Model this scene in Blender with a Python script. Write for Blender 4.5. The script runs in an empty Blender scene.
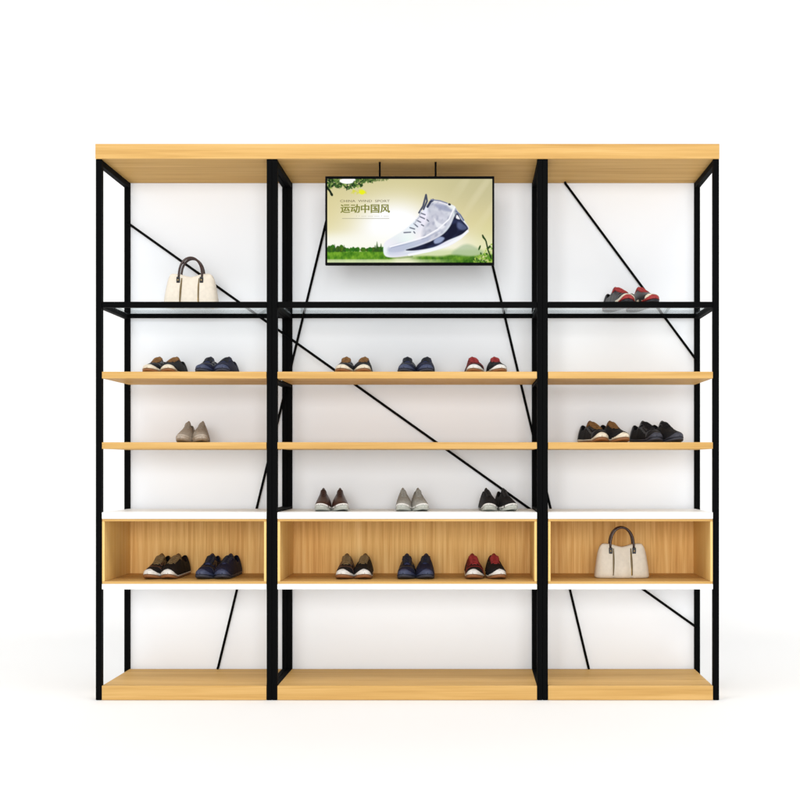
import bpy, bmesh, math, random
import numpy as np
from mathutils import Vector, Matrix
random.seed(7)
SC = bpy.context.scene
COL = SC.collection
S = 231.7            # photo pixels per metre in the unit's front plane
DC = 4.863           # camera distance to that plane
CX, CZ = 0.270, 1.0186
def wx(px, y=0.0): return CX + (px-470)/S*(DC+y)/DC
def wz(py, y=0.0): return CZ + (464-py)/S*(DC+y)/DC

# ---------------------------------------------------------------- materials
def lin(c):
    c = c/255.0
    return c/12.92 if c <= .04045 else ((c+.055)/1.055)**2.4
def rgb(r, g, b): return (lin(r), lin(g), lin(b), 1)
def mat(name, col, rough=.5, spec=.5, metal=0, bump=0, bscale=200, var=0, coat=0):
    m = bpy.data.materials.new(name); m.use_nodes = True
    nt = m.node_tree; p = nt.nodes['Principled BSDF']
    p.inputs['Base Color'].default_value = col
    p.inputs['Roughness'].default_value = rough
    p.inputs['Specular IOR Level'].default_value = spec
    p.inputs['Metallic'].default_value = metal
    p.inputs['Coat Weight'].default_value = coat
    tc = nt.nodes.new('ShaderNodeTexCoord')
    if bump:
        n = nt.nodes.new('ShaderNodeTexNoise'); n.inputs['Scale'].default_value = bscale; n.inputs['Detail'].default_value = 4
        b = nt.nodes.new('ShaderNodeBump'); b.inputs['Strength'].default_value = bump; b.inputs['Distance'].default_value = .002
        nt.links.new(tc.outputs['Object'], n.inputs['Vector'])
        nt.links.new(n.outputs['Fac'], b.inputs['Height']); nt.links.new(b.outputs['Normal'], p.inputs['Normal'])
    if var:
        n = nt.nodes.new('ShaderNodeTexNoise'); n.inputs['Scale'].default_value = bscale*.25; n.inputs['Detail'].default_value = 5
        r = nt.nodes.new('ShaderNodeValToRGB')
        r.color_ramp.elements[0].position = .3; r.color_ramp.elements[1].position = .7
        r.color_ramp.elements[0].color = tuple(v*(1-var) for v in col[:3])+(1,)
        r.color_ramp.elements[1].color = tuple(min(1, v*(1+var)) for v in col[:3])+(1,)
        nt.links.new(tc.outputs['Object'], n.inputs['Vector']); nt.links.new(n.outputs['Fac'], r.inputs['Fac'])
        nt.links.new(r.outputs['Color'], p.inputs['Base Color'])
    return m
def wood(name, axis, c_dark, c_mid, c_light, scale=1.0, rough=.45):
    m = bpy.data.materials.new(name); m.use_nodes = True
    nt = m.node_tree; L = nt.links.new; p = nt.nodes['Principled BSDF']
    p.inputs['Roughness'].default_value = rough; p.inputs['Specular IOR Level'].default_value = .02
    tc = nt.nodes.new('ShaderNodeTexCoord')
    def stretched(long_s, cross_s, detail, dist):
        mp = nt.nodes.new('ShaderNodeMapping')
        sc = [cross_s]*3; sc[axis] = long_s
        mp.inputs['Scale'].default_value = sc
        n = nt.nodes.new('ShaderNodeTexNoise'); n.inputs['Scale'].default_value = scale
        n.inputs['Detail'].default_value = detail; n.inputs['Distortion'].default_value = dist
        L(tc.outputs['Object'], mp.inputs['Vector']); L(mp.outputs['Vector'], n.inputs['Vector'])
        return n
    a = stretched(1.3, 42, 5, .6); b = stretched(3.5, 260, 3, .1); c = stretched(.5, 9, 2, 1.2)
    def mix(x, y, f):
        q = nt.nodes.new('ShaderNodeMath'); q.operation = 'MULTIPLY_ADD'; q.inputs[1].default_value = f
        L(x, q.inputs[0]); L(y, q.inputs[2]); return q.outputs[0]
    z = nt.nodes.new('ShaderNodeMath'); z.operation = 'MULTIPLY'; z.inputs[1].default_value = .45; L(a.outputs['Fac'], z.inputs[0])
    v = mix(b.outputs['Fac'], z.outputs[0], .3); v = mix(c.outputs['Fac'], v, .25)
    r = nt.nodes.new('ShaderNodeValToRGB'); e = r.color_ramp.elements
    e[0].position = .36; e[0].color = c_dark; e[1].position = .62; e[1].color = c_light
    k = e.new(.49); k.color = c_mid
    L(v, r.inputs['Fac']); L(r.outputs['Color'], p.inputs['Base Color'])
    bp = nt.nodes.new('ShaderNodeBump'); bp.inputs['Strength'].default_value = .08; bp.inputs['Distance'].default_value = .001
    L(b.outputs['Fac'], bp.inputs['Height']); L(bp.outputs['Normal'], p.inputs['Normal'])
    return m
OAK = wood('light_oak', 0, rgb(188,146,86), rgb(202,161,98), rgb(213,174,113))
OAKV = wood('light_oak_upright', 2, rgb(204,154,92), rgb(224,179,112), rgb(240,202,138), 1.6)
OAKE = wood('light_oak_edge', 2, rgb(226,184,108), rgb(232,194,122), rgb(238,204,138))
BLACK = mat('black_steel', (.0026,.0028,.003,1), .6, .025, bump=.05, bscale=500)
WHITE = mat('white_laminate', (.93,.93,.915,1), .4, .3)
PANEL = mat('white_back_panel', (.865,.895,.94,1), .75, .2, bump=.04, bscale=60)
STEEL = mat('zinc_bolt', (.25,.25,.26,1), .35, .5, 1)
def glass_mat():
    m = bpy.data.materials.new('tinted_glass'); m.use_nodes = True; nt = m.node_tree; nt.nodes.clear(); L = nt.links.new
    o = nt.nodes.new('ShaderNodeOutputMaterial'); mx = nt.nodes.new('ShaderNodeMixShader')
    t = nt.nodes.new('ShaderNodeBsdfTransparent'); t.inputs[0].default_value = (.95,.98,.985,1)
    g = nt.nodes.new('ShaderNodeBsdfGlossy'); g.inputs['Roughness'].default_value = .0; g.inputs['Color'].default_value = (.97,.99,1,1)
    lw = nt.nodes.new('ShaderNodeLayerWeight'); lw.inputs[0].default_value = .5
    f = nt.nodes.new('ShaderNodeMath'); f.operation = 'POWER'; f.inputs[1].default_value = 9; L(lw.outputs['Facing'], f.inputs[0])
    L(f.outputs[0], mx.inputs[0]); L(t.outputs[0], mx.inputs[1]); L(g.outputs[0], mx.inputs[2]); L(mx.outputs[0], o.inputs[0])
    return m
GLASS = glass_mat()

# ---------------------------------------------------------------- object helpers
def link(o, parent=None):
    COL.objects.link(o)
    if parent is not None: o.parent = parent
    return o
def from_bm(name, bm, m, parent=None, smooth=False):
    me = bpy.data.meshes.new(name); bmesh.ops.recalc_face_normals(bm, faces=bm.faces); bm.to_mesh(me); bm.free()
    ms = m if isinstance(m, (list, tuple)) else [m]
    for k in ms: me.materials.append(k)
    if smooth:
        for p in me.polygons: p.use_smooth = True
    return link(bpy.data.objects.new(name, me), parent)
def add_box(bm, x0, x1, y0, y1, z0, z1, bev=.0012):
    t = bmesh.new()
    bmesh.ops.create_cube(t, size=1)
    for v in t.verts:
        v.co = Vector(((x0+x1)/2+v.co.x*(x1-x0), (y0+y1)/2+v.co.y*(y1-y0), (z0+z1)/2+v.co.z*(z1-z0)))
    if bev: bmesh.ops.bevel(t, geom=list(t.edges), offset=bev, segments=2, profile=.5, affect='EDGES')
    me = bpy.data.meshes.new('t'); t.to_mesh(me); t.free(); bm.from_mesh(me); bpy.data.meshes.remove(me)
def box(name, m, parent, *a, bev=.0012):
    bm = bmesh.new(); add_box(bm, *a, bev=bev); return from_bm(name, bm, m, parent)
def add_tube(bm, pts, r, seg=10, caps=True):
    pts = [Vector(p) for p in pts]; rings = []; ref = None
    for i, p in enumerate(pts):
        d = (pts[min(i+1, len(pts)-1)]-pts[max(i-1, 0)]).normalized()
        if ref is None: ref = Vector((0,0,1)) if abs(d.z) < .9 else Vector((1,0,0))
        u = d.cross(ref).normalized(); w = u.cross(d).normalized(); ref = w
        rr = r[i] if isinstance(r, (list, tuple)) else r
        rings.append([bm.verts.new(p+(u*math.cos(2*math.pi*k/seg)+w*math.sin(2*math.pi*k/seg))*rr) for k in range(seg)])
    for a, b in zip(rings, rings[1:]):
        for k in range(seg): bm.faces.new((a[k], a[(k+1)%seg], b[(k+1)%seg], b[k]))
    if caps: bm.faces.new(rings[0][::-1]); bm.faces.new(rings[-1])
def tube(name, m, parent, pts, r, seg=10):
    bm = bmesh.new(); add_tube(bm, pts, r, seg); return from_bm(name, bm, m, parent, True)
def thing(name, label, cat, loc=(0,0,0), group=None):
    o = bpy.data.objects.new(name, None); o.empty_display_size = .05; link(o); o.location = loc
    o['label'] = label; o['category'] = cat
    if group: o['group'] = group
    return o

# ---------------------------------------------------------------- backdrop (floor that sweeps up into a wall)
def backdrop():
    bm = bmesh.new(); prof = [(-9, 0), (-4, 0), (-1, 0), (1.7, 0)]
    R = 1.0
    for k in range(1, 13):
        a = math.pi/2*k/12; prof.append((1.7+R*math.sin(a), R-R*math.cos(a)))
    prof += [(2.7, 3), (2.7, 6.5)]
    rows = [[bm.verts.new((x, y, z-.0015)) for x in (-8, -3, 0, 3, 8)] for y, z in prof]
    for a, b in zip(rows, rows[1:]):
        for k in range(4): bm.faces.new((a[k], a[k+1], b[k+1], b[k]))
    m = mat('backdrop_paper', (.9,.895,.885,1), .9, .05, bump=.02, bscale=30)
    o = from_bm('studio_backdrop_floor', bm, m, None, True); o.name = 'floor'
    o['kind'] = 'structure'
backdrop()

# ---------------------------------------------------------------- shelving unit
U = thing('display_shelving_unit', 'three-bay shoe display unit, light oak shelves on a black steel frame with white back panels', 'shelving unit')
D = 0.40; PT = 0.0255
XL, XR = wx(95.7), wx(719.1)
ZT, ZTB = wz(144), wz(159)                 # top board
posts = [(XL, XL+PT), (wx(266.6), wx(266.6)+.0225), (wx(266.6)+.0232, wx(277.2)), (wx(537.2), wx(537.2)+.0225), (wx(537.2)+.0232, wx(547.9)), (XR-PT, XR)]
box('top_board', OAK, U, XL-.001, XR+.001, -.004, D+.028, ZTB, ZT, bev=.002)
for a, b in posts:
    for y0, y1 in ((0, PT), (D, D+PT)):
        box('post', BLACK, U, a, b, y0, y1, .0, ZTB-.0008)
ZG0, ZG1 = wz(307.3), wz(301.6)
RH = .010
for i, (a, b) in enumerate(posts):
    box('side_rail', BLACK, U, a+.001, b-.001, PT+.0005, D-.0005, ZTB-.026, ZTB-.001)
    box('side_rail', BLACK, U, a+.001, b-.001, PT+.0005, D-.0005, ZG0, ZG1-.001)
    box('foot', BLACK, U, a+.003, b-.003, .003, PT-.003, -.0014, -.0001, bev=0)
    if 0 < i < 5:
        for zc in (wz(378.6)-RH-.001, wz(512.2)+.0005, wz(685.6)-.009):
            hh = .010 if abs(zc-wz(512.2)) < .02 else RH
            box('side_rail', BLACK, U, a+.001, b-.001, PT+.0005, D-.0005, zc, zc+hh)
bays = [(posts[0][1], posts[1][0]), (posts[2][1], posts[3][0]), (posts[4][1], posts[5][0])]
G = .0008
for bi, (a, b) in enumerate(bays):
    a += G; b -= G
    zb1 = wz(685.7)
    box('base_plinth', OAK, U, a, b, -.001, D-.001, .0, zb1, bev=.002)
    box('back_panel', PANEL, U, a, b, D+.012, D+.022, .001, ZTB-.001)
    for z1, z0, ydp in ((wz(371.6), wz(378.5), D-.014), (wz(442.2), wz(448.9), D-.014)):
        box('shelf', OAK, U, a, b, .0, ydp, z0, z1, bev=.002)
    # glass shelf
    gs = bpy.data.objects.new('glass_shelf', None); link(gs, U)
    box('front_rail', BLACK, gs, a, b, .001, PT-.001, ZG0, ZG1)
    box('back_rail', BLACK, gs, a, b, D+.001, D+.011, wz(318, D), wz(313.6, D))
    box('glass_pane', GLASS, gs, a+.001, b-.001, PT, D-.001, ZG1-.0085, ZG1-.0005, bev=.0006)
    # cubby
    c = bpy.data.objects.new('cubby_box', None); link(c, U)
    zt1, zt0 = wz(512.3), wz(518.9); zb1, zb0 = wz(584.0), wz(589.4)
    box('top_slab', WHITE, c, a, b, .0, D-.014, zt0, zt1, bev=.0015)
    box('bottom_slab', WHITE, c, a, b, .0, D-.014, zb0, zb1, bev=.0015)
    w = .011
    box('side_panel', OAKE, c, a+.0005, a+w, .002, D-.03, zb1+w, zt0-w, bev=.0008)
    box('side_panel', OAKE, c, b-w, b-.0005, .002, D-.03, zb1+w, zt0-w, bev=.0008)
    box('ceiling_lining', OAK, c, a+.0005, b-.0005, .002, D-.03, zt0-w+.0004, zt0-.0004, bev=.0008)
    box('floor_lining', OAK, c, a+.0005, b-.0005, .002, D-.03, zb1+.0004, zb1+w-.0004, bev=.0008)
    box('rear_lining', OAKV, c, a+.0005, b-.0005, D-.029, D-.016, zb1+.0004, zt0-.0004, bev=.0008)
FLOOR_CUBBY = wz(584.0)+.011-.0004
# diagonal rods in the back plane
YR = D-.0068
def R(px, py): return (wx(px, YR), YR, wz(py, YR))
for p, q in ((R(127,222.5), R(697.5,628)), (R(335.5,183), R(218,668)), (R(473,183), R(588.6,668)), (R(565,183), R(697.5,361.5))):
    r = tube('brace_rod', BLACK, U, (p, q), .0058, 12)
    for e in (p, q):
        bm = bmesh.new(); bmesh.ops.create_cone(bm, cap_ends=True, segments=12, radius1=.0055, radius2=.0055, depth=.004, matrix=Matrix.Translation((e[0], e[1]-.0068, e[2])) @ Matrix.Rotation(math.pi/2, 4, 'X'))
        from_bm('rod_bolt', bm, BLACK, r)

# ---------------------------------------------------------------- hanging screen
def screen():
    y0 = .03
    x0, x1 = wx(325.2, y0), wx(494.3, y0); z1, z0 = wz(176.2, y0), wz(265, y0)
    T = thing('hanging_screen', 'flat black-framed screen showing a white high-top sneaker, hung from the middle bay top', 'screen', ((x0+x1)/2, y0, z0))
    ox, oy, oz = T.location
    def lb(name, m, x0, x1, y0, y1, z0, z1, bev=.001, par=T): return box(name, m, par, x0-ox, x1-ox, y0-oy, y1-oy, z0-oz, z1-oz, bev=bev)
    bz = .011
    bm = bmesh.new()
    for a in ((x0,x1,z1-bz,z1),(x0,x1,z0,z0+bz),(x0,x0+bz*.8,z0+bz,z1-bz),(x1-bz*.8,x1,z0+bz,z1-bz)):
        add_box(bm, a[0]-ox, a[1]-ox, 0, .018, a[2]-oz, a[3]-oz, bev=.001)
    from_bm('bezel', bm, BLACK, T)
    lb('rear_housing', BLACK, x0+.004, x1-.004, y0+.0185, y0+.045, z0+.004, z1-.004, bev=.004)
    for px in (379.8, 435.6):
        x = wx(px, y0+.02)
        h = tube('hanger_rod', BLACK, T, ((x-ox, .02, z1-oz-.002), (x-ox, .02, ZTB-oz)), .0042, 12)
    # the picture: a grid whose points carry the colours
    sx0, sx1, sz0, sz1 = x0+bz*.8, x1-bz*.8, z0+bz, z1-bz
    NX, NY = 440, 226
    pxs = np.linspace(327.3, 492.2, NX); pys = np.linspace(178.8, 262.4, NY)
    X, Y = np.meshgrid(pxs, pys)
    rs = np.random.RandomState(3)
    def noise(sc, seed):
        r = np.random.RandomState(seed); v = 0
        for k in range(7):
            a = r.rand()*6.28; f = sc*(.6+r.rand()*1.2)
            v = v+np.sin((X*math.cos(a)+Y*math.sin(a))*f+r.rand()*6.28)
        return v/4
    C = np.zeros((NY, NX, 3))
    def over(mask, col):
        m = np.clip(mask, 0, 1)[..., None]; C[:] = C*(1-m)+np.array(col, float)*m if not isinstance(col, np.ndarray) else C*(1-m)+col*m
    def sm(a, b, v): t = np.clip((v-a)/(b-a), 0, 1); return t*t*(3-2*t)
    C[:] = (222,211,158)
    over(sm(400, 490, X)*sm(235,185,Y)*.75, (196,189,150))
    over(sm(215,176,Y)*.3, (190,186,140))
    over(sm(365,327,X)*sm(205,250,Y)*.4, (240,236,190))
    ray = np.clip(np.sin((X*.8+Y*.55)*.35)+noise(.1, 5)*.5, 0, 1)*sm(440,480,X)*sm(245,200,Y); over(ray*.35, (232,224,188))
    over(np.exp(-(((X-395)/42)**2+((Y-226)/27)**2)**1.2)*1.25, (255,255,255))
    over(np.exp(-((X-400)/70)**2-((Y-243)/13)**2)*1.1, (255,255,252))
    over(sm(232,250,Y)*.55, (250,248,225))
    over(sm(228,244,Y)*sm(395,340,X)*.8, (252,252,244))
    def poly(pts, soft=.5):
        pts = np.array(pts, float); inside = np.zeros_like(X, bool); dist = np.full_like(X, 1e9)
        n = len(pts)
        for i in range(n):
            ax, ay = pts[i]; bx, by = pts[(i+1) % n]
            c = ((ay > Y) != (by > Y)) & (X < (bx-ax)*(Y-ay)/((by-ay) or 1e-9)+ax); inside ^= c
            t = np.clip(((X-ax)*(bx-ax)+(Y-ay)*(by-ay))/((bx-ax)**2+(by-ay)**2), 0, 1)
            dist = np.minimum(dist, np.hypot(X-ax-t*(bx-ax), Y-ay-t*(by-ay)))
        sd = np.where(inside, dist, -dist); return np.clip(sd/soft/2+.5, 0, 1)
    def cat(pts, n=6):
        out = []; m = len(pts)
        for i in range(m):
            p0, p1, p2, p3 = [np.array(pts[(i+k-1) % m], float) for k in range(4)]
            for k in range(n):
                t = k/n; out.append(.5*((2*p1)+(-p0+p2)*t+(2*p0-5*p1+4*p2-p3)*t*t+(-p0+3*p1-3*p2+p3)*t**3))
        return out
    def line(pts, w, col, al=1):
        d = np.full_like(X, 1e9)
        for (ax, ay), (bx, by) in zip(pts, pts[1:]):
            t = np.clip(((X-ax)*(bx-ax)+(Y-ay)*(by-ay))/((bx-ax)**2+(by-ay)**2+1e-9), 0, 1)
            d = np.minimum(d, np.hypot(X-ax-t*(bx-ax), Y-ay-t*(by-ay)))
        over(np.clip((w-d)/.5+.5, 0, 1)*al, col)
    def ell(cx, cy, a, b, th, col, al=1):
        c, s = math.cos(th), math.sin(th); u = (X-cx)*c+(Y-cy)*s; v = -(X-cx)*s+(Y-cy)*c
        over(np.clip((1-np.hypot(u/a, v/b))*min(a, b)/.4+.5, 0, 1)*al, col)
    # meadow
    gn = noise(.7,11)+.5*noise(1.6,12); g = np.stack([84+36*gn, 138+32*gn, 28+14*gn], -1)
    over(sm(250.2, 251.8, Y+noise(.25,14)*.5)*sm(398, 388, X), g)
    over(sm(252.5, 256, Y+noise(.3,15)*1.2-sm(470,430,X)*2)*sm(405, 425, X), g*np.array([.8,.85,.8]))
    over(sm(258.3, 260, Y)*sm(470,400,X)*.8, (236,238,205))
    over(sm(247,252,Y)*sm(262,257,Y)*.25, (120,170,50))
    over(sm(205,250,Y)*sm(262,250,Y)*sm(455,492,X)*.3, (206,216,140))
    # far hill
    over(poly(cat([(452,254),(458,247.5),(466,244),(474,246),(484,253),(470,256)]), 1.4)*.55, (150,178,140))
    # tree line
    for k in range(60):
        x = 327+rs.rand()*64; h = 1.2+1.4*rs.rand()
        if x < 345: h += 2.2*rs.rand()
        ell(x, 250.6-h*.6, 1.3+rs.rand(), h, 0, (38+rs.rand()*45, 80+rs.rand()*40, 22))
    for x, h in ((334.5,7),(338.5,5),(344,6),(375,6),(377,9.5),(381,7.5),(329,4)):
        over(poly([(x,251-h),(x+1.9,251.5),(x-1.9,251.5)], .6)*.9, (46,84,28))
    # right foliage
    for k in range(95):
        x = 474+rs.rand()*18; y = 263-rs.rand()*(4+(x-474)*.85)
        ell(x, y, .7+1.3*rs.rand(), .5+.5*rs.rand(), rs.rand()*3, [(40,82,26),(96,148,44),(150,184,70),(214,216,150)][rs.randint(4)], .9)
    line([(482.5,235),(486,241),(488,250),(491,258)], .7, (32,58,22)); ell(484,238,2.6,.9,.8,(34,66,24)); ell(479.5,247.5,2.6,.9,-1.2,(40,80,26)); ell(489,247,2.2,.9,-1,(34,66,24))
    # hanging leaves, top left
    for k in range(300):
        x = 327+rs.rand()**1.1*48; lim = 11-(x-327)*.18
        if 345 < x < 362: lim += 3.5
        y = 178+rs.rand()*max(lim, 1.5)
        ell(x, y, 1+1.5*rs.rand(), .45+.55*rs.rand(), rs.rand()*3.1, [(34,62,26),(58,96,40),(86,124,52),(24,46,20),(150,172,90)][rs.randint(5)], .9)
    ell(346.5,181,7,2.6,.05,(255,255,252)); ell(351,179.6,4.5,1.6,0,(255,255,252))
    line([(327,187.5),(330,191),(332,195)], 1.0, (22,36,18)); ell(331.5,194,1.7,1.3,1,(22,36,18))
    for k in range(12):
        ell(350+rs.rand()*16, 190+rs.rand()*3.6, 1+rs.rand()*1.5, .8, rs.rand()*3, (216,216,60), .45)
    ell(362,192,3.0,2.4,0,(236,240,30)); ell(361,189.8,2,1,0,(226,234,60),.7)
    for k in range(40):
        ell(366+rs.rand()*22, 178.5+rs.rand()*2.2, 1.1, .6, rs.rand()*3, (92,112,58), .5)
    # sneaker
    sh = cat([(383.4,246),(384.2,254.6),(391,257.2),(408,255.5),(430,251.5),(448,246.2),(459,239.5),(468.5,229.2),(466,223),(460,214.5),(456.5,209),(454,205.5),(446,202.5),(437,200),(431.5,199.2),(428,203.5),(422,211),(414,221),(405,229),(394,236),(386,241)])
    line([(386,257.2),(400,257.6),(412,256.4)], 1.0, (70,96,40), .35)
    body = np.stack([238+8*noise(.2,21), 240+8*noise(.2,22), 246+6*noise(.2,23)], -1)
    over(poly(sh), np.clip(body, 0, 255))
    shape = poly(sh)
    side = poly(cat([(430,203),(437,202),(447,206),(453.5,212),(450,224),(440,235),(424,242),(422,232),(427,220),(428,210)]), 1.5)
    over(side*.85, (196,198,212))
    over(side*np.clip(noise(.55,31), 0, 1)*.6, (226,228,238)); over(side*np.clip(-noise(.8,32), 0, 1)*.6, (158,162,182))
    over(poly(cat([(435,204),(445,205),(451,210),(447,211),(438,208)]), 1)*.7, (150,156,184))
    over(poly(cat([(434,218),(438,222),(445,226),(441,229),(436,226)]), .8)*.8, (240,241,247))
    over(poly(cat([(388,248),(398,244),(415,241),(430,237),(424,243),(408,249),(402,252),(390,253)]), 1.6)*.8, (178,186,212))
    over(poly(cat([(387,252),(400,252.5),(408,251.5),(420,251),(410,254),(392,256)]), 1.2)*.7, (206,212,232))
    line([(390,246.5),(405,242.5),(425,236.5),(438,229),(449,219),(454.5,207)], .7, (250,250,255)); line([(391,247.6),(406,244),(426,238),(440,230.5)], .3, (150,158,186), .7)
    navy = cat([(406,249.6),(418,246),(432,240.5),(443,234),(450,226),(454.5,216),(457.5,213),(461,219),(467,226),(467.5,229.5),(461,234.5),(448,240),(436,246),(424,249),(412,250.4)])
    over(poly(navy), (18,22,48)); over(poly(navy)*np.clip(noise(.5,41), 0, 1)*.45, (84,98,146))
    over(poly(cat([(434,240),(440,236.5),(444.5,238),(441,242),(435,243.5)]), .8)*.85, (176,190,224))
    over(poly(cat([(458,222),(464,224.5),(467,228),(462,230),(457,227)]), 1)*.6, (120,132,172))
    over(poly([(455.5,207.5),(457.5,211),(455,217.5),(454,211)], .4)*.6, (120,126,150))
    line([(456,211),(460,214.5),(463.5,220)], .8, (112,120,150)); over(poly(cat([(456,218),(457,214.5),(460,219)]), .5), (246,246,250))
    line([(409,254.6),(430,250.4),(448,244.8),(460,238),(467.5,231)], 1.2, (248,249,254))
    for (x, y), (u, v) in (((404,232.4),(410.5,232)),((410,227.5),(414.5,228.8)),((414,223.5),(417.5,226.5)),((416.5,220),(420.5,222)),((420,216.5),(424.5,218.5)),((421,213),(425,214.5)),((413.8,231.6),(414.8,232.8)),((421.5,224.5),(423.5,225.6)),((427,219.5),(428.5,221))):
        line([(x,y),(u,v)], .65, (104,108,124), .9)
    line([(419,212.5),(423,206),(426,194.6),(427,201),(423.5,209)], .9, (70,76,96)); line([(427.5,206.5),(430.5,201.5),(433,199.8)], 1.2, (52,58,86))
    line([(431,199.4),(440,200.6),(447,203)], .6, (130,136,160)); ell(449.4,204.2,1.5,1.1,.4,(44,48,62))
    line([(421,210.5),(419,217),(414,224)], .5, (190,194,206))
    verts = [(sx0-ox+(sx1-sx0)*i/(NX-1), .004, sz1-oz-(sz1-sz0)*j/(NY-1)) for j in range(NY) for i in range(NX)]
    faces = [(j*NX+i, (j+1)*NX+i, (j+1)*NX+i+1, j*NX+i+1) for j in range(NY-1) for i in range(NX-1)]
    me = bpy.data.meshes.new('screen_picture'); me.from_pydata(verts, [], faces)
    at = me.color_attributes.new('picture', 'FLOAT_COLOR', 'POINT')
    cc = np.clip(C, 0, 255)/255; cl = np.where(cc <= .04045, cc/12.92, ((cc+.055)/1.055)**2.4)
    at.data.foreach_set('color', np.concatenate([cl, np.ones((NY, NX, 1))], -1).astype(np.float32).ravel())
    m = bpy.data.materials.new('lit_screen'); m.use_nodes = True; nt = m.node_tree; p = nt.nodes['Principled BSDF']
    a = nt.nodes.new('ShaderNodeAttribute'); a.attribute_name = 'picture'
    p.inputs['Base Color'].default_value = (.004,.004,.004,1); p.inputs['Roughness'].default_value = .35; p.inputs['Specular IOR Level'].default_value = .0
    nt.links.new(a.outputs['Color'], p.inputs['Emission Color']); p.inputs['Emission Strength'].default_value = 1.0
    me.materials.append(m); so = link(bpy.data.objects.new('screen_picture', me), T)
    def text(body, px0, px1, pyb, size_px, colr, xs=None):
        tm = mat('screen_lettering', (.01,.01,.01,1), .5, .1); pr = tm.node_tree.nodes['Principled BSDF']
        pr.inputs['Emission Color'].default_value = colr; pr.inputs['Emission Strength'].default_value = 1
        cu = bpy.data.curves.new('t', 'FONT'); cu.body = body; cu.size = 1; cu.resolution_u = 3; cu.offset = .007 if len(body) < 8 else .004
        to = bpy.data.objects.new('t', cu); COL.objects.link(to)
        dg = bpy.context.evaluated_depsgraph_get(); me = bpy.data.meshes.new_from_object(to.evaluated_get(dg)); bpy.data.objects.remove(to)
        co = [v.co.copy() for v in me.vertices]
        if not co: return
        x0_, x1_ = min(c.x for c in co), max(c.x for c in co); y0_, y1_ = min(c.y for c in co), max(c.y for c in co)
        W = (px1-px0)/S; H = size_px/S
        for v in me.vertices:
            v.co = Vector((wx(px0, y0)-ox+(v.co.x-x0_)/(x1_-x0_)*W, .0034, wz(pyb, y0)-oz+(v.co.y-y0_)/(y1_-y0_)*H))
        if len(body) < 8:   # heavy weight: the strokes are laid down a few times, each a hair wider
            bm = bmesh.new(); bm.from_mesh(me)
            for q, dx in enumerate((-.0011, .0011)):
                m2 = me.copy()
                for v in m2.vertices: v.co += Vector((dx, -.00012*(q+1), .0003*dx/.0011))
                bm.from_mesh(m2); bpy.data.meshes.remove(m2)
            bm.to_mesh(me); bm.free()
        me.materials.append(tm); link(bpy.data.objects.new('screen_lettering', me), so)
    text('CHINA  WIND  SPORT', 340, 390, 202, 2.4, rgb(104,94,66))
    text('运动中国风', 340.5, 390, 212.8, 9, rgb(122,124,34))
    line_c = rgb(150,146,118)
    text('· · — — — · —', 356, 389, 216.3, .7, line_c); text('—————————', 342, 389.5, 218.6, .45, line_c)
screen()

# ---------------------------------------------------------------- shoes
def interp(keys, t):
    for (a, u), (b, v) in zip(keys, keys[1:]):
        if t <= b:
            k = (t-a)/(b-a) if b > a else 0; return u+(v-u)*k
    return keys[-1][1]
def smooth_keys(keys):
    # monotone-ish smooth sampling of key values
    xs = [k[0] for k in keys]; n = len(keys)
    m = []
    for i in range(n):
        if i == 0: m.append((keys[1][1]-keys[0][1])/(keys[1][0]-keys[0][0]))
        elif i == n-1: m.append((keys[-1][1]-keys[-2][1])/(keys[-1][0]-keys[-2][0]))
        else:
            a = (keys[i][1]-keys[i-1][1])/(keys[i][0]-keys[i-1][0]); b = (keys[i+1][1]-keys[i][1])/(keys[i+1][0]-keys[i][0])
            m.append(0 if a*b <= 0 else 2*a*b/(a+b))
    def f(t):
        t = min(max(t, xs[0]), xs[-1])
        for i in range(n-1):
            if t <= xs[i+1]:
                h = xs[i+1]-xs[i]; s = (t-xs[i])/h
                return (2*s**3-3*s*s+1)*keys[i][1]+(s**3-2*s*s+s)*h*m[i]+(-2*s**3+3*s*s)*keys[i+1][1]+(s**3-s*s)*h*m[i+1]
        return keys[-1][1]
    return f
FW = smooth_keys([(0,0),(.012,.30),(.04,.55),(.09,.76),(.17,.92),(.29,1.0),(.42,.94),(.56,.80),(.72,.74),(.86,.74),(.94,.62),(.985,.36),(1,0)])
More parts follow.
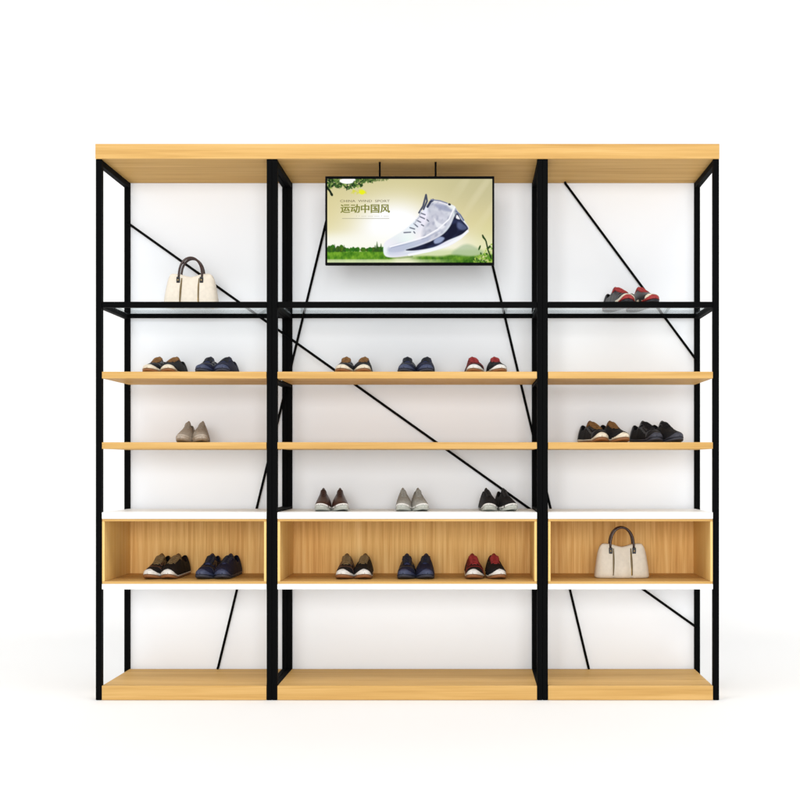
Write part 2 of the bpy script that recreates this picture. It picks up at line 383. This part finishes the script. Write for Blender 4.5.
def make_shoe(name, style, P, foot):
    """P: colours sole, midline, upper, toe, tongue, laces, lining; foot=+1 right / -1 left (curves the outline)"""
    L = .285; W = .0435 if style == 'runner' else .037
    if style == 'runner':
        HR = smooth_keys([(0,.022),(.03,.033),(.1,.045),(.22,.056),(.36,.070),(.5,.086),(.58,.092),(.7,.080),(.82,.074),(.93,.084),(1,.082)])
        SH = .022
    else:
        HR = smooth_keys([(0,.014),(.03,.027),(.1,.040),(.24,.056),(.38,.070),(.5,.084),(.58,.090),(.7,.076),(.82,.072),(.93,.080),(1,.078)])
        SH = .013
    spring = lambda t: .010*max(0, 1-t/.22)**2
    bend = lambda t: foot*(.007*math.sin(math.pi*min(1, t/.6))-.006*max(0, 1-t/.25)**2)
    root = thing(name, '', 'shoe')
    def ts(n=40): return [.5-.5*math.cos(math.pi*i/n) for i in range(n+1)]
    def P3(t, a, off=0, wk=.93):
        w = W*FW(t)*wk; h = HR(t)-SH*.7; ex = .72 if t < .45 else .72+.35*min(1, (t-.45)/.2)
        c, s = math.cos(a), math.sin(a)
        pinch = 1-(.32 if style == 'runner' else .5)*min(1, max(0, (t-.2)/.35))*s**1.5
        x = math.copysign(abs(c)**.8, c)*w*pinch; z = SH*.7+h*max(0, s)**ex
        n = Vector((c, 0, s)).normalized()*off
        return Vector((x+bend(t)+n.x, (t-.5)*L-(off if t < .1 else 0), z+spring(t)+n.z))
    A = 28
    def patch(nm, m, tr, ar, off, n=20, na=A, cond=None, thick=.0022):
        bm = bmesh.new(); T = [tr[0]+(tr[1]-tr[0])*i/n for i in range(n+1)] if tr != 'all' else ts(n)
        Gd = [[bm.verts.new(P3(t, ar[0]+(ar[1]-ar[0])*k/na, off)) for k in range(na+1)] for t in T]
        for i in range(len(T)-1):
            for k in range(na):
                tm = (T[i]+T[i+1])/2; am = ar[0]+(ar[1]-ar[0])*(k+.5)/na
                if cond and not cond(tm, am): continue
                bm.faces.new((Gd[i][k], Gd[i][k+1], Gd[i+1][k+1], Gd[i+1][k]))
        for v in [v for v in bm.verts if not v.link_faces]: bm.verts.remove(v)
        bmesh.ops.remove_doubles(bm, verts=bm.verts, dist=.0001)
        bmesh.ops.recalc_face_normals(bm, faces=bm.faces)
        o = from_bm(nm, bm, m, root, True)
        md = o.modifiers.new('s', 'SOLIDIFY'); md.thickness = thick; md.offset = -1
        return o
    def opening(t, a):
        q = 1-((t-.765)/.175)**2
        return not (q > 0 and abs(math.cos(a)) < .66*math.sqrt(q) )
    # sole: outline slab with rounded edge, a welt, toe bumper
    def sole(nm, m, z0f, z1f, k0, k1):
        bm = bmesh.new(); T = ts(44); rings = []
        for (zf, kk) in ((z0f, k0*.9), (lambda t: z0f(t)+.003, k0), (lambda t: (z0f(t)+z1f(t))/2, (k0+k1)/2*1.03), (lambda t: z1f(t)-.002, k1), (z1f, k1*.93)):
            loop = [(W*FW(t)*kk+bend(t), t) for t in T]+[(-W*FW(t)*kk+bend(t), t) for t in T[-2:0:-1]]
            rings.append([bm.verts.new((x, (t-.5)*L*(1+(kk-1)*.35), zf(t)+spring(t))) for x, t in loop])
        for a, b in zip(rings, rings[1:]):
            n = len(a)
            for i in range(n): bm.faces.new((a[i], a[(i+1)%n], b[(i+1)%n], b[i]))
        bm.faces.new(rings[0][::-1]); bm.faces.new(rings[-1])
        return from_bm(nm, bm, m, root, True)
    sole('outsole', P['sole'], lambda t: 0, lambda t: .008+.007*max(0, 1-t/.2), .96, .99)
    hi = (lambda t: SH-.006+.004*max(0, (t-.6)/.4)+.006*max(0, 1-t/.12)) if style == 'runner' else (lambda t: SH+.006*max(0, 1-t/.1))
    sole('midsole', P['mid'], lambda t: .0078+.007*max(0, 1-t/.2), hi, 1.0, .975)
    zp, ex_, tl = (.026, 1.4, .30) if style == 'runner' else (.012, 3.5, .30)
    def capd(t, a):
        p = P3(t, a); return SH*.7+zp*(1-min(1, abs(p.x-bend(t))/(W*.96))**ex_)-(p.z-spring(t))
    patch('upper', P['upper'], 'all', (0, math.pi), 0, n=72, na=48, cond=lambda t, a: opening(t, a) and (t > tl or capd(t, a) < .0015))
    if style == 'runner':
        patch('toe_cap', P['toe'], (.0, tl), (.0, math.pi), .0012, n=60, na=72, cond=lambda t, a: capd(t, a) > 0)
        if 'line' in P: patch('toe_band', P['line'], (.0, tl), (.0, math.pi), .0022, n=70, na=80, cond=lambda t, a: -.009 < capd(t, a) < .001)
        patch('eyestay', P['stay'], (.27, .57), (.85, math.pi-.85), .0014, n=14, cond=lambda t, a: abs(math.cos(a)) > .34)
        patch('side_overlay', P['stay'], (.18, .66), (.12, math.pi-.12), .0012, n=30, na=40, cond=lambda t, a: (.42+.9*(t-.3) < min(a, math.pi-a) < .68+1.0*(t-.3)) or abs(t-.2) < .02)
    else:
        patch('toe_cap', P['toe'], (.0, tl), (.0, math.pi), .0012, n=60, na=72, cond=lambda t, a: capd(t, a) > 0)
        patch('foxing_line', P.get('line', P['mid']), (.0, tl), (.0, math.pi), .0024, n=80, na=90, cond=lambda t, a: -.0055 < capd(t, a) < .001)
    patch('heel_counter', P['stay'], (.86, .995), (.0, math.pi), .0014, n=10, cond=lambda t, a: opening(t, a) and math.sin(a) < .9)
    # tongue standing up out of the throat
    bm = bmesh.new(); rows = []
    for i in range(15):
        t = .27+.35*i/14; ww = (.010+.010*min(1, i/5))*(1 if style == 'runner' else .62); row = []
        for k in range(9):
            u = -1+2*k/8; tt = min(t, .56); base = P3(tt, math.pi/2).z+.0022
            z = base+max(0, t-.54)*L*.30-abs(u)**2*(.006+.03*max(0, t-.5)/.1)
            row.append(bm.verts.new((u*ww+bend(tt), (t-.5)*L, z)))
        rows.append(row)
    for a, b in zip(rows, rows[1:]):
        for k in range(8): bm.faces.new((a[k], a[k+1], b[k+1], b[k]))
    o = from_bm('tongue', bm, P['tongue'], root, True); md = o.modifiers.new('s', 'SOLIDIFY'); md.thickness = .005; md.offset = 0
    bm = bmesh.new()
    for j in range(5):
        t = .315+.05*j; s = .019*(1 if style == 'runner' else .6)
        for sg in (1, -1):
            pts = []
            for k in range(7):
                u = -1+2*k/6; tt = t+sg*u*.016
                zz = P3(tt, math.pi/2).z+.0068-abs(u)**2*.0085
                pts.append((u*s+bend(tt), (tt-.5)*L, zz))
            add_tube(bm, pts, .0021, 6)
    from_bm('laces', bm, P['laces'], root, True)
    bm = bmesh.new(); loop = []
    for k in range(24):
        a = 2*math.pi*k/24; t = .73+.23*math.cos(a); loop.append(bm.verts.new((W*.62*math.sin(a)+bend(t), (t-.5)*L, .032)))
    bm.faces.new(loop); from_bm('insole', bm, P['lining'], root)
    return root
def fab(n, c, r=.8, v=.18): return mat(n, rgb(*c), r, .25, bump=.35, bscale=420, var=v)
def lea(n, c, r=.42, v=.08): return mat(n, rgb(*c), r, .4, bump=.12, bscale=260, var=v)
M_white = lea('white_rubber', (214,212,208), .5); M_cream = lea('cream_leather', (214,204,184)); M_gum = lea('gum_rubber', (140,94,58), .6)
M_black = fab('black_mesh', (20,19,22)); M_blackl = lea('black_leather', (26,25,27)); M_tan = lea('tan_suede', (126,88,46), .7, .3)
M_olive = lea('olive_suede', (118,96,62), .7, .2); M_brownd = lea('brown_leather', (64,40,34), .4, .25); M_brownt = lea('brown_toe', (58,36,30), .4)
M_navy = fab('navy_mesh', (22,26,52)); M_navyl = lea('slate_blue_toe', (56,64,92), .5); M_ink = lea('ink_leather', (17,18,28)); M_navyt = lea('navy_tongue', (34,42,78), .6)
M_red = fab('red_knit', (164,34,34)); M_redl = lea('red_leather', (146,40,40), .6, .25); M_redk = fab('red_brown_knit', (118,34,32)); M_beige = fab('taupe_canvas', (150,138,124), .85, .12); M_beiget = lea('taupe_toe', (172,160,146), .5)
M_grey = fab('grey_canvas', (150,148,142), .85, .15); M_greyr = lea('grey_rubber', (176,178,170), .6); M_lin = fab('dark_lining', (40,34,32)); M_dgrey = lea('charcoal_rubber', (52,54,66), .6)
PAL = {
 'brown_cream': dict(sole=M_gum, mid=M_cream, upper=M_black, toe=M_cream, tongue=M_tan, stay=M_blackl, laces=M_tan, lining=M_lin),
 'brown_white': dict(sole=M_gum, mid=M_white, upper=M_black, toe=M_white, tongue=M_olive, stay=M_brownd, laces=M_olive, lining=M_lin),
 'navy': dict(sole=M_dgrey, mid=M_navyl, upper=M_navy, toe=M_navyl, tongue=M_navyt, stay=M_ink, laces=M_ink, lining=M_lin),
 'red_white': dict(sole=M_gum, mid=M_cream, upper=M_black, toe=M_white, tongue=M_redl, stay=M_redk, laces=M_redl, lining=M_lin),
 'red_red': dict(sole=M_ink, mid=M_redk, line=M_cream, upper=M_blackl, toe=M_redl, tongue=M_redl, stay=M_ink, laces=M_redl, lining=M_lin),
 'black_slate': dict(sole=M_dgrey, mid=M_dgrey, upper=M_black, toe=M_dgrey, tongue=M_ink, stay=M_ink, laces=M_black, lining=M_lin),
 'taupe': dict(sole=M_beige, mid=M_beiget, upper=M_beige, toe=M_beiget, tongue=M_beige, stay=M_beige, laces=M_beige, lining=M_lin),
 'darkbrown': dict(sole=M_greyr, mid=M_greyr, line=M_white, upper=M_brownd, toe=M_greyr, tongue=M_brownd, stay=M_brownd, laces=M_brownt, lining=M_lin),
 'grey': dict(sole=M_greyr, mid=M_greyr, line=M_white, upper=M_grey, toe=M_greyr, tongue=M_grey, stay=M_grey, laces=M_grey, lining=M_lin),
 'black_plain': dict(sole=M_greyr, mid=M_greyr, line=M_white, upper=M_black, toe=M_greyr, tongue=M_black, stay=M_blackl, laces=M_blackl, lining=M_lin),
}
ZS2, ZS3, ZCT = wz(371.6), wz(442.2), wz(512.3)
YC = .070+.1425
# palette, style, z, tongue px of the two shoes, extra yaw (deg, + = toe to the photo's right), description
PAIRS = [
 ('brown_cream','runner',ZS2,(158.5,176.5),0,0,'tan-tongued cream-toed pair','on the upper oak shelf of the left bay'),
 ('navy','runner',ZS2,(209.8,228.8),0,0,'navy sneakers','on the upper oak shelf of the left bay'),
 ('taupe','slip',ZS3,(188,203),4,10,'pale taupe shoes','alone on the left bay lower shelf'),
 ('brown_white','runner',FLOOR_CUBBY,(160.8,178),-3,-3,'tan-tongued white-toed sneakers','inside the left bay cubby'),
 ('navy','runner',FLOOR_CUBBY,(211.5,230.5),-3,-3,'dark navy sneakers','inside the left bay cubby'),
 ('brown_cream','runner',ZS2,(346,365.2),0,2,'olive-tongued cream-toed pair','on the upper oak shelf of the middle bay'),
 ('navy','runner',ZS2,(407,427.5),0,0,'navy sneakers','on the upper oak shelf of the middle bay'),
 ('red_white','runner',ZS2,(472,495),4,7,'red-tongued sneakers','on the upper oak shelf of the middle bay'),
 ('darkbrown','slip',ZCT,(323,340.5),4,10,'dark brown shoes','on the white slab of the middle bay'),
 ('grey','slip',ZCT,(402.5,418.5),3,10,'grey canvas shoes','on the white slab of the middle bay'),
 ('black_plain','slip',ZCT,(486,504),5,12,'black white-soled shoes','on the white slab of the middle bay'),
 ('brown_white','runner',FLOOR_CUBBY,(346.5,365.5),0,2,'brown-tongued white-toed sneakers','inside the middle bay cubby'),
 ('navy','runner',FLOOR_CUBBY,(406.5,426.5),0,2,'navy sneakers','inside the middle bay cubby'),
 ('red_white','runner',FLOOR_CUBBY,(472,494.5),3,7,'red-tongued sneakers','inside the middle bay cubby'),
 ('red_red','runner',ZG1-.0004,(616,640),14,14,'red sneakers','on the glass shelf of the right bay'),
 ('brown_cream','runner',ZS3,(590.5,611),14,14,'brown-tongued cream-toed sneakers','on the lower oak shelf of the right bay'),
 ('black_slate','runner',ZS3,(643.5,663.5),14,14,'blue-black sneakers','on the lower oak shelf of the right bay'),
]
protos = {}
def get_shoe(pal, style, foot):
    key = (pal, foot)
    if key not in protos:
        protos[key] = make_shoe('sneaker' if style == 'runner' else 'low_shoe', style, PAL[pal], foot); return protos[key]
    src = protos[key]; r = src.copy(); COL.objects.link(r)
    for ch in list(src.children):
        c = ch.copy(); COL.objects.link(c); c.parent = r
    return r
for pal, style, z, xs, y1, y2, desc, place in PAIRS:
    for k, (px, yaw) in enumerate(zip(xs, (y1, y2))):
        o = get_shoe(pal, style, 1 if k == 0 else -1)
        a = math.radians(yaw)
        # px marks the tongue top, 5 cm behind the middle of the shoe
        yt = YC+.022*math.cos(a); x = wx(px, yt)+.022*math.sin(a)
        o.location = (x, YC, z+.0004); o.rotation_euler = (0, 0, a); o.scale = (1, 1, .86 if z == ZS2 else 1)
        o['label'] = f"{'left' if k == 0 else 'right'} shoe of the {desc} {place}"
        o['category'] = 'shoe'; o['group'] = 'shoes displayed in pairs'

# ---------------------------------------------------------------- handbags
M_bag = lea('cream_pebbled_leather', (216,207,192), .55, .05); M_pipe = lea('gold_zip', (186,150,70), .35); M_hand = lea('dark_brown_handle', (52,32,28), .2); M_tab = lea('black_tab', (24,22,22), .4)
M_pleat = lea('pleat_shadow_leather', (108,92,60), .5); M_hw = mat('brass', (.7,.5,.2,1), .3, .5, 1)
def make_bag():
    root = thing('handbag', '', 'handbag')
    H, W, DD = .150, .122, .052
    def ztop(u): return H*(1.0-.085*math.exp(-(u/.33)**2)*1.2-.02*0) * (1-max(0, (abs(u)-.74)/.26)**2.4*.30)
    NU, NV = 48, 18; bm = bmesh.new(); rings = []
    per = []
    n = 96
    for k in range(n):
        a = 2*math.pi*k/n; c, s = math.cos(a), math.sin(a)
        per.append((math.copysign(abs(c)**.55, c), math.copysign(abs(s)**.62, s)))
    for j in range(NV+1):
        v = j/NV; ring = []
        ww = W*(1-.11*v**1.3); dd = DD*(1-.70*v**1.6)
        if v < .06: ww *= .975+.4*v; dd *= .93+v
        for u, s in per:
            pl = math.exp(-((abs(u)-.34)/.035)**2)*.35*(1-.5*v) if abs(s) > .3 else 0
            puff = 1+.10*math.sin(math.pi*v)
            ring.append(bm.verts.new((u*ww, s*dd*puff*(1-pl), .002+v*ztop(u))))
        rings.append(ring)
    for a, b in zip(rings, rings[1:]):
        for k in range(n): bm.faces.new((a[k], a[(k+1)%n], b[(k+1)%n], b[k]))
    bm.faces.new(rings[0][::-1])
    top = rings[-1]
    for k in range(n//2):   # bridge the top slit front-to-back
        i, j = k, (n-k) % n; i2, j2 = k+1, (n-k-1) % n
        vs = []
        for q in (top[i], top[i2], top[j2], top[j]):
            if q not in vs: vs.append(q)
        if len(vs) >= 3:
            try: bm.faces.new(vs)
            except ValueError: pass
    from_bm('body', bm, M_bag, root, True)
    for sx in (-1, 1):
        pts = []
        for j in range(1, 15):
            v = j/16; u = sx*(.35); ww = W*(1-.11*v**1.3); dd = DD*(1-.70*v**1.6)
            pts.append((u*ww, -dd*(1+.10*math.sin(math.pi*v))*.80, .004+v*ztop(u)))
        tube('pleat_shadow_seam', M_pleat, root, pts, [.0026+.0030*abs(math.sin(math.pi*i/13)) for i in range(14)], 8)  # seam strip in the pleat, the fold's shade put into its dark colour
        tube('gold_piping', M_pipe, root, [(p[0]-.0036, p[1]-.001, p[2]) for p in pts[:11]], .0015, 6)
    for sy in (-1, 1):
        pts = []; r = .0052
        x0 = .052
        for k in range(25):
            a = math.pi*k/24
            pts.append((x0*math.cos(a)*(1+.05*math.sin(a)), sy*(.020-.004*math.sin(a))+ (0 if sy < 0 else .006), .132+.092*math.sin(a)**.85))
        h = tube('handle', M_hand, root, pts, r, 10)
        for sx in (-1, 1):
            bm = bmesh.new(); yy = sy*.0305
            add_box(bm, sx*x0-.008, sx*x0+.008, min(yy-.003, yy+.003), max(yy-.003, yy+.003), .108, .136, bev=.0025)
            t = from_bm('handle_tab', bm, M_tab, h)
            bm = bmesh.new(); bmesh.ops.create_uvsphere(bm, u_segments=10, v_segments=6, radius=.003, matrix=Matrix.Translation((sx*x0, yy+sy*.004, .121)))
            from_bm('stud', bm, M_hw, h, True)
    for sx in (-1, 1):
        for sy in (-1, 1):
            bm = bmesh.new(); bmesh.ops.create_cone(bm, cap_ends=True, segments=10, radius1=.004, radius2=.005, depth=.003, matrix=Matrix.Translation((sx*.09, sy*.03, .0015)))
            from_bm('foot_stud', bm, M_hw, root)
    return root
bag = make_bag()
def place_bag(o, px, z, yaw, lab, y=.2):
    o.location = (wx(px, y), y, z); o.rotation_euler = (0, 0, math.radians(yaw)); o['label'] = lab; o['category'] = 'handbag'; o['group'] = 'cream handbags on display'
def copy_tree(o, p=None):
    c = o.copy(); COL.objects.link(c); c.parent = p
    for ch in o.children: copy_tree(ch, c)
    return c
place_bag(bag, 191.5, ZG1-.0004, 0, 'cream handbag with arched dark handles standing on the glass shelf of the left bay')
b2 = copy_tree(bag); place_bag(b2, 621.5, FLOOR_CUBBY+.0004, 0, 'cream handbag with arched dark handles inside the oak cubby of the right bay', .17)

# ---------------------------------------------------------------- camera
cam = bpy.data.cameras.new('camera'); co = bpy.data.objects.new('camera', cam); COL.objects.link(co)
co.location = (CX, -DC, CZ); co.rotation_euler = (math.pi/2, 0, 0)
cam.sensor_width = 36; cam.lens = 36*DC*S/800; cam.shift_x = -70/800; cam.shift_y = 64/800; cam.clip_end = 100
SC.camera = co

# ---------------------------------------------------------------- light
w = bpy.data.worlds.new('World'); SC.world = w; w.use_nodes = True
w.node_tree.nodes['Background'].inputs[0].default_value = (.985,.992,1,1); w.node_tree.nodes['Background'].inputs[1].default_value = .44
def area(name, loc, target, sx, sy, e, col=(1,1,1)):
    l = bpy.data.lights.new(name, 'AREA'); l.shape = 'RECTANGLE'; l.size = sx; l.size_y = sy; l.energy = e; l.color = col
    o = bpy.data.objects.new(name, l); COL.objects.link(o); o.location = loc
    o.rotation_euler = (Vector(target)-Vector(loc)).to_track_quat('-Z', 'Y').to_euler(); return o
area('key_softbox', (.1, -8.0, 1.9), (0, 0, 1.2), 4.2, 3.0, 365, (1,.995,.98))
area('backdrop_light', (-6.0, -.4, 3.2), (-.2, 2.7, 1.6), 2.5, 3, 100)
area('backdrop_light', (6.0, -.4, 3.2), (.2, 2.7, 1.6), 2.5, 3, 100)
area('floor_light', (0, -2.0, 5.2), (0, -2.2, 0), 7, 1.6, 142)
vs = SC.view_settings; vs.view_transform = 'Standard'; vs.look = 'None'; vs.exposure = 0; vs.gamma = 1
